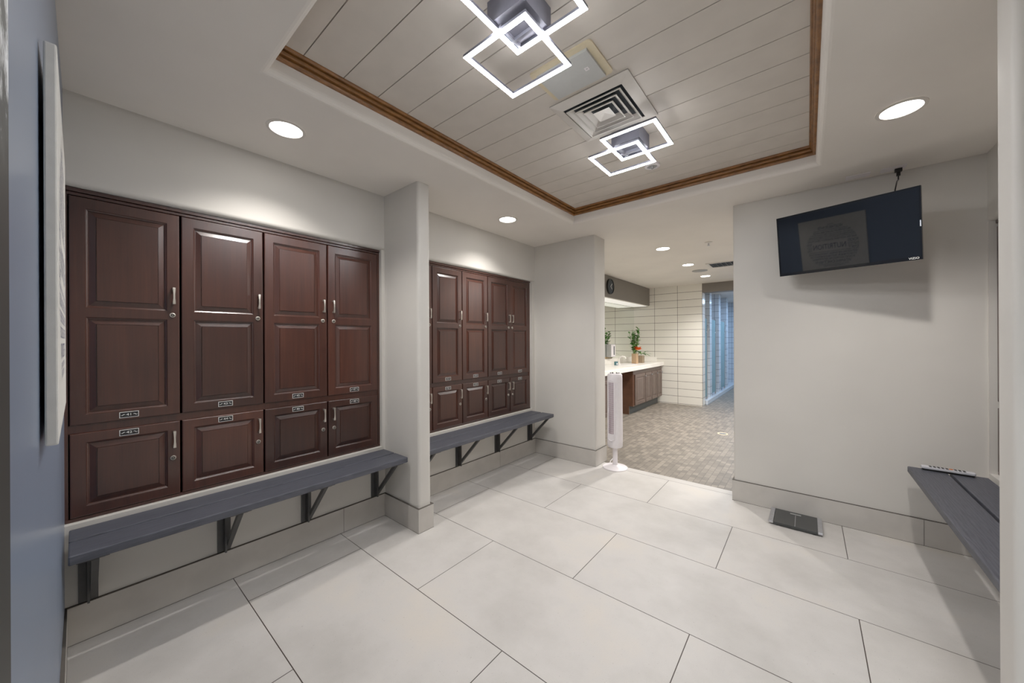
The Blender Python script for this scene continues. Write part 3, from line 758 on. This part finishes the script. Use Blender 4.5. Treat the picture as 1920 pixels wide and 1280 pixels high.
# mirror, vanity
t = thing('wall_mirror', 'wide frameless mirror above the white counter', 'mirror', (-3.03, 5.9, 0.985))
MB().box(0.0005, 0.006, -2.10, 2.122, 0, 1.112).build('mirror_pane', M['mirror'], t)
t = thing('vanity_counter', 'long white stone washroom counter with backsplash', 'counter', (-3.03, 5.9, 0.80))
MB().box(0.001, 0.65, -2.11, 2.125, 0, 0.075).build('slab', M['counter'], t, bevel=0.006)
MB().box(0.001, 0.02, -2.11, 2.125, 0.0755, 0.18).box(0.02, 0.5, 2.107, 2.125, 0.0755, 0.18).build('backsplash', M['counter'], None, (-3.03, 5.9, 0.80), bevel=0.003)
tag(COL.objects['backsplash'], 'low white stone backsplash between counter and mirror', 'backsplash')
for y in (4.7, 6.78):
    mb = MB(); vs = []; fs = []; n = 28
    for j, (s, z) in enumerate(((1.0, .0755), (0.985, .080), (0.94, .080), (0.90, .0765), (0.7, .0758))):
        for k in range(n): a = 2*PI*k/n; vs.append((0.32+0.19*s*math.cos(a), y-5.9+0.25*s*math.sin(a), z))
    for j in range(4):
        for k in range(n): a, b = j*n+k, j*n+(k+1)%n; fs.append((a, b, b+n, a+n))
    mb.add(vs, fs).build('basin', M['white'], t, smooth=60)
def vanity(label, y0, y1, doors, bigend):
    t = thing('vanity_cabinet', label, 'cabinet', (-3.03, y0, 0.0))
    L = y1-y0
    MB().box(0.002, 0.605, 0, L, 0.15, 0.799).box(0.002, 0.53, 0, 0.02, 0.0, 0.149).build('carcass', [M['brownpanel']], t)
    MB().box(0.002, 0.525, 0.021, L-0.005, 0.0, 0.1495).build('toe_kick', M['toe'], t)
    ff = MB(); ff.box(0.6055, 0.61, 0, L, 0.725, 0.799).box(0.6055, 0.61, 0, L, 0.15, 0.16); ff.build('face_rail', M['vanwood'], t)
    for a, b in doors:
        mb = MB(); w, hh = b-a, 0.555; T = Matrix.Translation((0.628, a, 0.163))
        m0 = MB(); e = 0.004
        m0.rings([(-0.018,0,w,0,hh), (-0.003,0,w,0,hh), (0,e,w-e,e,hh-e), (0,0.055,w-0.055,0.055,hh-0.055), (-0.009,0.060,w-0.060,0.060,hh-0.060), (-0.009,0.066,w-0.066,0.066,hh-0.066), (-0.002,0.085,w-0.085,0.085,hh-0.085)])
        m0.add([(-0.018,0,0),(-0.018,w,0),(-0.018,w,hh),(-0.018,0,hh)], [(3,2,1,0)])
        d = m0.build('door', M['vanwood'], t, (0.628, a, 0.163))
        T2 = axes((0,1,0), (0,0,1), (1,0,0))
        MB().lathe([(0.005,0),(0.005,0.012),(0.014,0.016),(0.014,0.024),(0.008,0.027)], 14, T2).build('knob', M['silver'], d, (0.0, w-0.03, hh-0.05), smooth=40)
vanity('dark wood vanity cabinet with four paneled doors beyond the fan', 6.36, 7.985, [(0.07, 0.585), (0.61, 0.945), (0.965, 1.28), (1.30, 1.60)], True)
vanity('dark wood vanity cabinet partly hidden behind the wall end and the fan', 3.80, 5.335, [(0.03, 0.50), (0.52, 1.00), (1.02, 1.50)], False)

t = thing('soffit_glow_panel', 'faintly glowing panel added for the lit underside of the soffit', 'light', (-2.85, 5.95, 2.0995))
MB().box(-0.165, 0.165, -1.98, 1.98, -0.012, -0.0005).build('housing', M['whitepaint'], t)
MB().box(-0.15, 0.15, -1.96, 1.96, -0.016, -0.0125).build('glow_face', M['soffit_glow'], t)  # wide faint glow added so the soffit underside looks evenly lit

T2 = axes((0,1,0), (0,0,1), (1,0,0))
t = thing('wall_clock', 'round black wall clock on the soffit', 'clock', (-2.675, 5.945, 2.29))
MB().lathe([(0.135,0.0004),(0.135,0.03),(0.122,0.034),(0.120,0.026)], 40, T2, cap=False).build('case', M['black'], t, smooth=40)
MB().lathe([(0.1205,0.0004),(0.1205,0.022)], 40, T2).build('dial', M['duct'], t)
MB().bar((0.024,0,0), (0.024,0.055,0.05), 0.008, 0.003, (1,0,0)).bar((0.025,0,0), (0.025,0.05,-0.045), 0.006, 0.003, (1,0,0)).build('hand', M['white_text'], t)
t = thing('soap_dispenser', 'gray and white box dispenser on the mirror above the counter', 'dispenser', (-3.023, 6.55, 1.02))
MB().box(0.001, 0.10, 0, 0.20, 0, 0.25).build('body', M['gray'], t, bevel=0.008)
MB().box(0.1005, 0.106, 0.008, 0.192, 0.008, 0.242).build('front_cover', M['white'], t, bevel=0.004)
MB().box(0.1062, 0.1075, 0.11, 0.15, 0.04, 0.21).build('window_slot', M['duct'], t)
t = thing('faucet', 'white curved faucet on the washroom counter', 'faucet', (-2.86, 6.78, 0.8755))
MB().lathe([(0.028,0),(0.026,0.012),(0.018,0.02)], 20).build('base', M['counter'], t, smooth=40)
MB().tube([(0,0,0.015),(0,0,0.10),(0.02,0,0.14),(0.07,0,0.155),(0.12,0,0.145),(0.14,0,0.115)], [0.016,0.015,0.015,0.014,0.013,0.012], 12).build('spout', M['counter'], t, smooth=60)
t = thing('tissue_box', 'tiny teal box on the counter near the faucet', 'box', (-2.80, 6.50, 0.8755))
MB().box(-0.02, 0.02, -0.045, 0.045, 0, 0.07).build('carton', M['teal'], t, bevel=0.003)
MB().box(0.0202, 0.0206, -0.03, 0.03, 0.015, 0.035).build('print', M['white'], t)

def leaf(mb, base, d, L, w, droop=0.3):
    d = Vector(d).normalized(); s = d.cross(Vector((0,0,1)));
    if s.length < 1e-3: s = Vector((1,0,0))
    s.normalize(); up = s.cross(d)
    pts = []
    for k in range(5):
        u = k/4; c = Vector(base) + d*L*u - Vector((0,0,1))*droop*L*u*u; ww = w*math.sin(PI*min(0.08+0.92*u, 0.995))
        pts.append((c - s*ww, c + s*ww))
    for a, b in zip(pts[:-1], pts[1:]): mb.add([a[0], a[1], b[1], b[0]], [(0,1,2,3)])
def vase(label, x, y, mat, hgt, w, kind):
    t = thing('flower_vase', label, 'vase', (x, y, 0.8755), group='vases on the washroom counter')
    MB().prism(rrect(-w, w, -w, w, 0.01), 0, hgt).build('pot', mat, t, smooth=40)
    rnd = random.Random(5 if kind == 'tall' else 9)
    st = MB(); lf = MB(); lf2 = MB(); fl = MB()
    if kind == 'tall':
        for k in range(15):
            a = rnd.uniform(0, 2*PI); r = rnd.uniform(0.0, 0.025); top = Vector((0.13*math.cos(a)*rnd.uniform(.3,1), 0.15*math.sin(a)*rnd.uniform(.3,1), hgt + rnd.uniform(0.28, 0.50)))
            b0 = Vector((r*math.cos(a), r*math.sin(a), hgt*0.6)); p1 = b0.lerp(top, .5) + Vector((0,0,.03))
            st.tube([b0, p1, top], 0.004, 5)
            for q in range(11):
                u = 0.3 + 0.7*q/10; c = b0.lerp(top, u); aa = rnd.uniform(0, 2*PI)
                leaf(lf if rnd.random() < .7 else lf2, c, (math.cos(aa), math.sin(aa), rnd.uniform(.2, 1.0)), rnd.uniform(.07, .12), rnd.uniform(.018, .03), 0.2)
        for (dx, dy, dz) in ((0.06, -0.01, 0.07),):
            for q in range(16):
                aa = q*2.4; el = 0.2+0.07*q
                leaf(fl, (dx, dy, hgt+dz), (math.cos(aa), math.sin(aa), el), 0.115, 0.04, 0.1)
    else:
        for k in range(16):
            aa = rnd.uniform(0, 2*PI); st.tube([(0,0,hgt*.6), (0,0,hgt+.02), (0.04*math.cos(aa), 0.05*math.sin(aa)+.04, hgt+.06)], 0.003, 5)
            leaf(lf, (0.03*math.cos(aa), 0.03*math.sin(aa)+.04, hgt+.05), (math.cos(aa), math.sin(aa)+.35, rnd.uniform(-.1, .9)), 0.20, 0.024, 0.3)
    for nm, m_, mat_ in (('stems', st, M['leaf2']), ('leaves', lf, M['leaf']), ('pale_leaves', lf2, M['leaf2']), ('blossom', fl, M['flower'])):
        if m_.v:
            o = m_.build(nm, mat_, t)
            if nm in ('stems', 'leaves', 'pale_leaves'): o['kind'] = 'stuff'
vase('tall tan vase with green stems and an orange flower on the counter', -2.70, 7.20, M['vase_tan'], 0.20, 0.052, 'tall')
vase('short gray-brown vase with a spiky leafy plant beside the tan vase', -2.67, 7.46, M['vase_gray'], 0.15, 0.055, 'short')

# ------------------------------------------------------------------ pictures on the blue wall
cx0, cx1, cz0, cz1 = -1.99, -1.185, 1.145, 1.965
t = thing('canvas_picture', 'white canvas with a round purple-gray word cloud on the blue wall', 'picture', ((cx0+cx1)/2, -0.0415, (cz0+cz1)/2))
W2, H2 = (cx1-cx0)/2, (cz1-cz0)/2
MB().box(-W2, W2, 0.0, 0.0175, -H2, H2).build('canvas', M['canvas'], t, bevel=0.003)
# words packed in rows inside a circle; the wall faces +y so text runs along -x
wl = ['HEALTH', 'DIET', 'VITAMINS', 'PROTEIN', 'FITNESS', 'ORGANIC', 'FRUIT', 'WATER', 'FIBER', 'ENERGY', 'BALANCE', 'MINERALS', 'FOOD', 'VEGETABLES', 'WELLNESS', 'LIFESTYLE']
mb = MB(); rc = 0.315; rnd = random.Random(3); cache = {}
def put(word, size, u, v, rot=0.0, fit=None):
    if word not in cache: cache[word] = text_mesh(word, 1.0, 0.0)
    vs, fs = cache[word]; wd = max(p[0] for p in vs) - min(p[0] for p in vs)
    sx = size if fit is None else fit/wd
    c, s = math.cos(rot), math.sin(rot); out = []
    for x, y, z in vs:
        x, y = x*sx, y*size; x, y = x*c - y*s, x*s + y*c
        out.append((-(u+x), 0.0179, v+y))
    mb.add(out, [tuple(reversed(f)) for f in fs])
put('NUTRITION', 0.105, 0.03, 0.0, fit=0.40)
v = -rc + 0.02
while v < rc:
    hh = rnd.choice((0.018, 0.024, 0.034, 0.048))
    vc = v + hh/2
    half = math.sqrt(max(rc*rc - vc*vc, 0))
    spans = [(-half, half)] if abs(vc) > 0.052+hh/2 else [(-half, -0.19), (0.245, half)]
    for a, b in spans:
        u = a
        while u < b - 0.02:
            w_ = min(rnd.uniform(2.6, 4.6)*hh, b-u)
            if w_ < hh: break
            put(rnd.choice(wl), hh*1.15, u+w_/2, vc, 0, fit=w_*0.94); u += w_
    v += hh*1.12
mb.build('word_cloud', M['ink'], t)
t = thing('canvas_picture', 'black and white photo canvas at the far left edge, closest to the camera', 'picture', (-0.14, -0.0415, 0.95))
MB().box(-0.165, 0.18, -0.0135, 0.0205, 0, 0.80).build('canvas', M['photo'], t, bevel=0.002)

# ------------------------------------------------------------------ shower lamp and added fill lights
def area(name, loc, size, watts, color=(1,1,1), rot=(0,0,0), sy=None):
    l = bpy.data.lights.new(name, 'AREA'); l.energy = watts; l.color = color; l.size = size
    if sy: l.shape = 'RECTANGLE'; l.size_y = sy
    o = bpy.data.objects.new(name, l); COL.objects.link(o); o.location = loc; o.rotation_euler = rot; return o
area('hall_fill', (0.45, -0.9, 2.40), 0.8, 36, (0.86, 0.93, 1.0))  # added fill from behind the camera, no fixture modeled
area('shower_lamp', (-0.6, 10.3, 2.42), 1.0, 48, (0.50, 0.72, 1.0), sy=3.2)
area('washroom_fill', (0.3, 6.0, 2.46), 0.5, 55, (1.0, 0.96, 0.91), sy=2.0)  # unseen fill added to brighten the washroom

w = bpy.data.worlds.new('World'); SC.world = w; w.use_nodes = True
bg = w.node_tree.nodes['Background']; bg.inputs['Color'].default_value = (0.75, 0.82, 1.0, 1); bg.inputs['Strength'].default_value = 0.25

# ------------------------------------------------------------------ camera
f, yaw, rol, cy, H = 672.27, math.radians(39.474), math.radians(-0.262), -2.24, 1.355
F = Vector((-math.sin(yaw), math.cos(yaw), 0)); R = Vector((math.cos(yaw), math.sin(yaw), 0)); U = Vector((0, 0, 1))
R2 = R*math.cos(rol) + U*math.sin(rol); U2 = -R*math.sin(rol) + U*math.cos(rol)
cd = bpy.data.cameras.new('camera'); cam = bpy.data.objects.new('camera', cd); COL.objects.link(cam)
cam.matrix_world = axes(R2, U2, -F, (0, 0, H))
cd.sensor_fit = 'HORIZONTAL'; cd.sensor_width = 36.0; cd.lens = 36.0*f/1920; cd.shift_y = cy/1920
cd.clip_start = 0.01; cd.clip_end = 60
SC.camera = cam
SC.view_settings.view_transform = 'Standard'; SC.view_settings.look = 'None'; SC.view_settings.exposure = 0.50; SC.view_settings.gamma = 1.13
SC.cycles.max_bounces = 10; SC.cycles.diffuse_bounces = 6; SC.cycles.use_denoising = True; SC.cycles.sample_clamp_indirect = 6.0
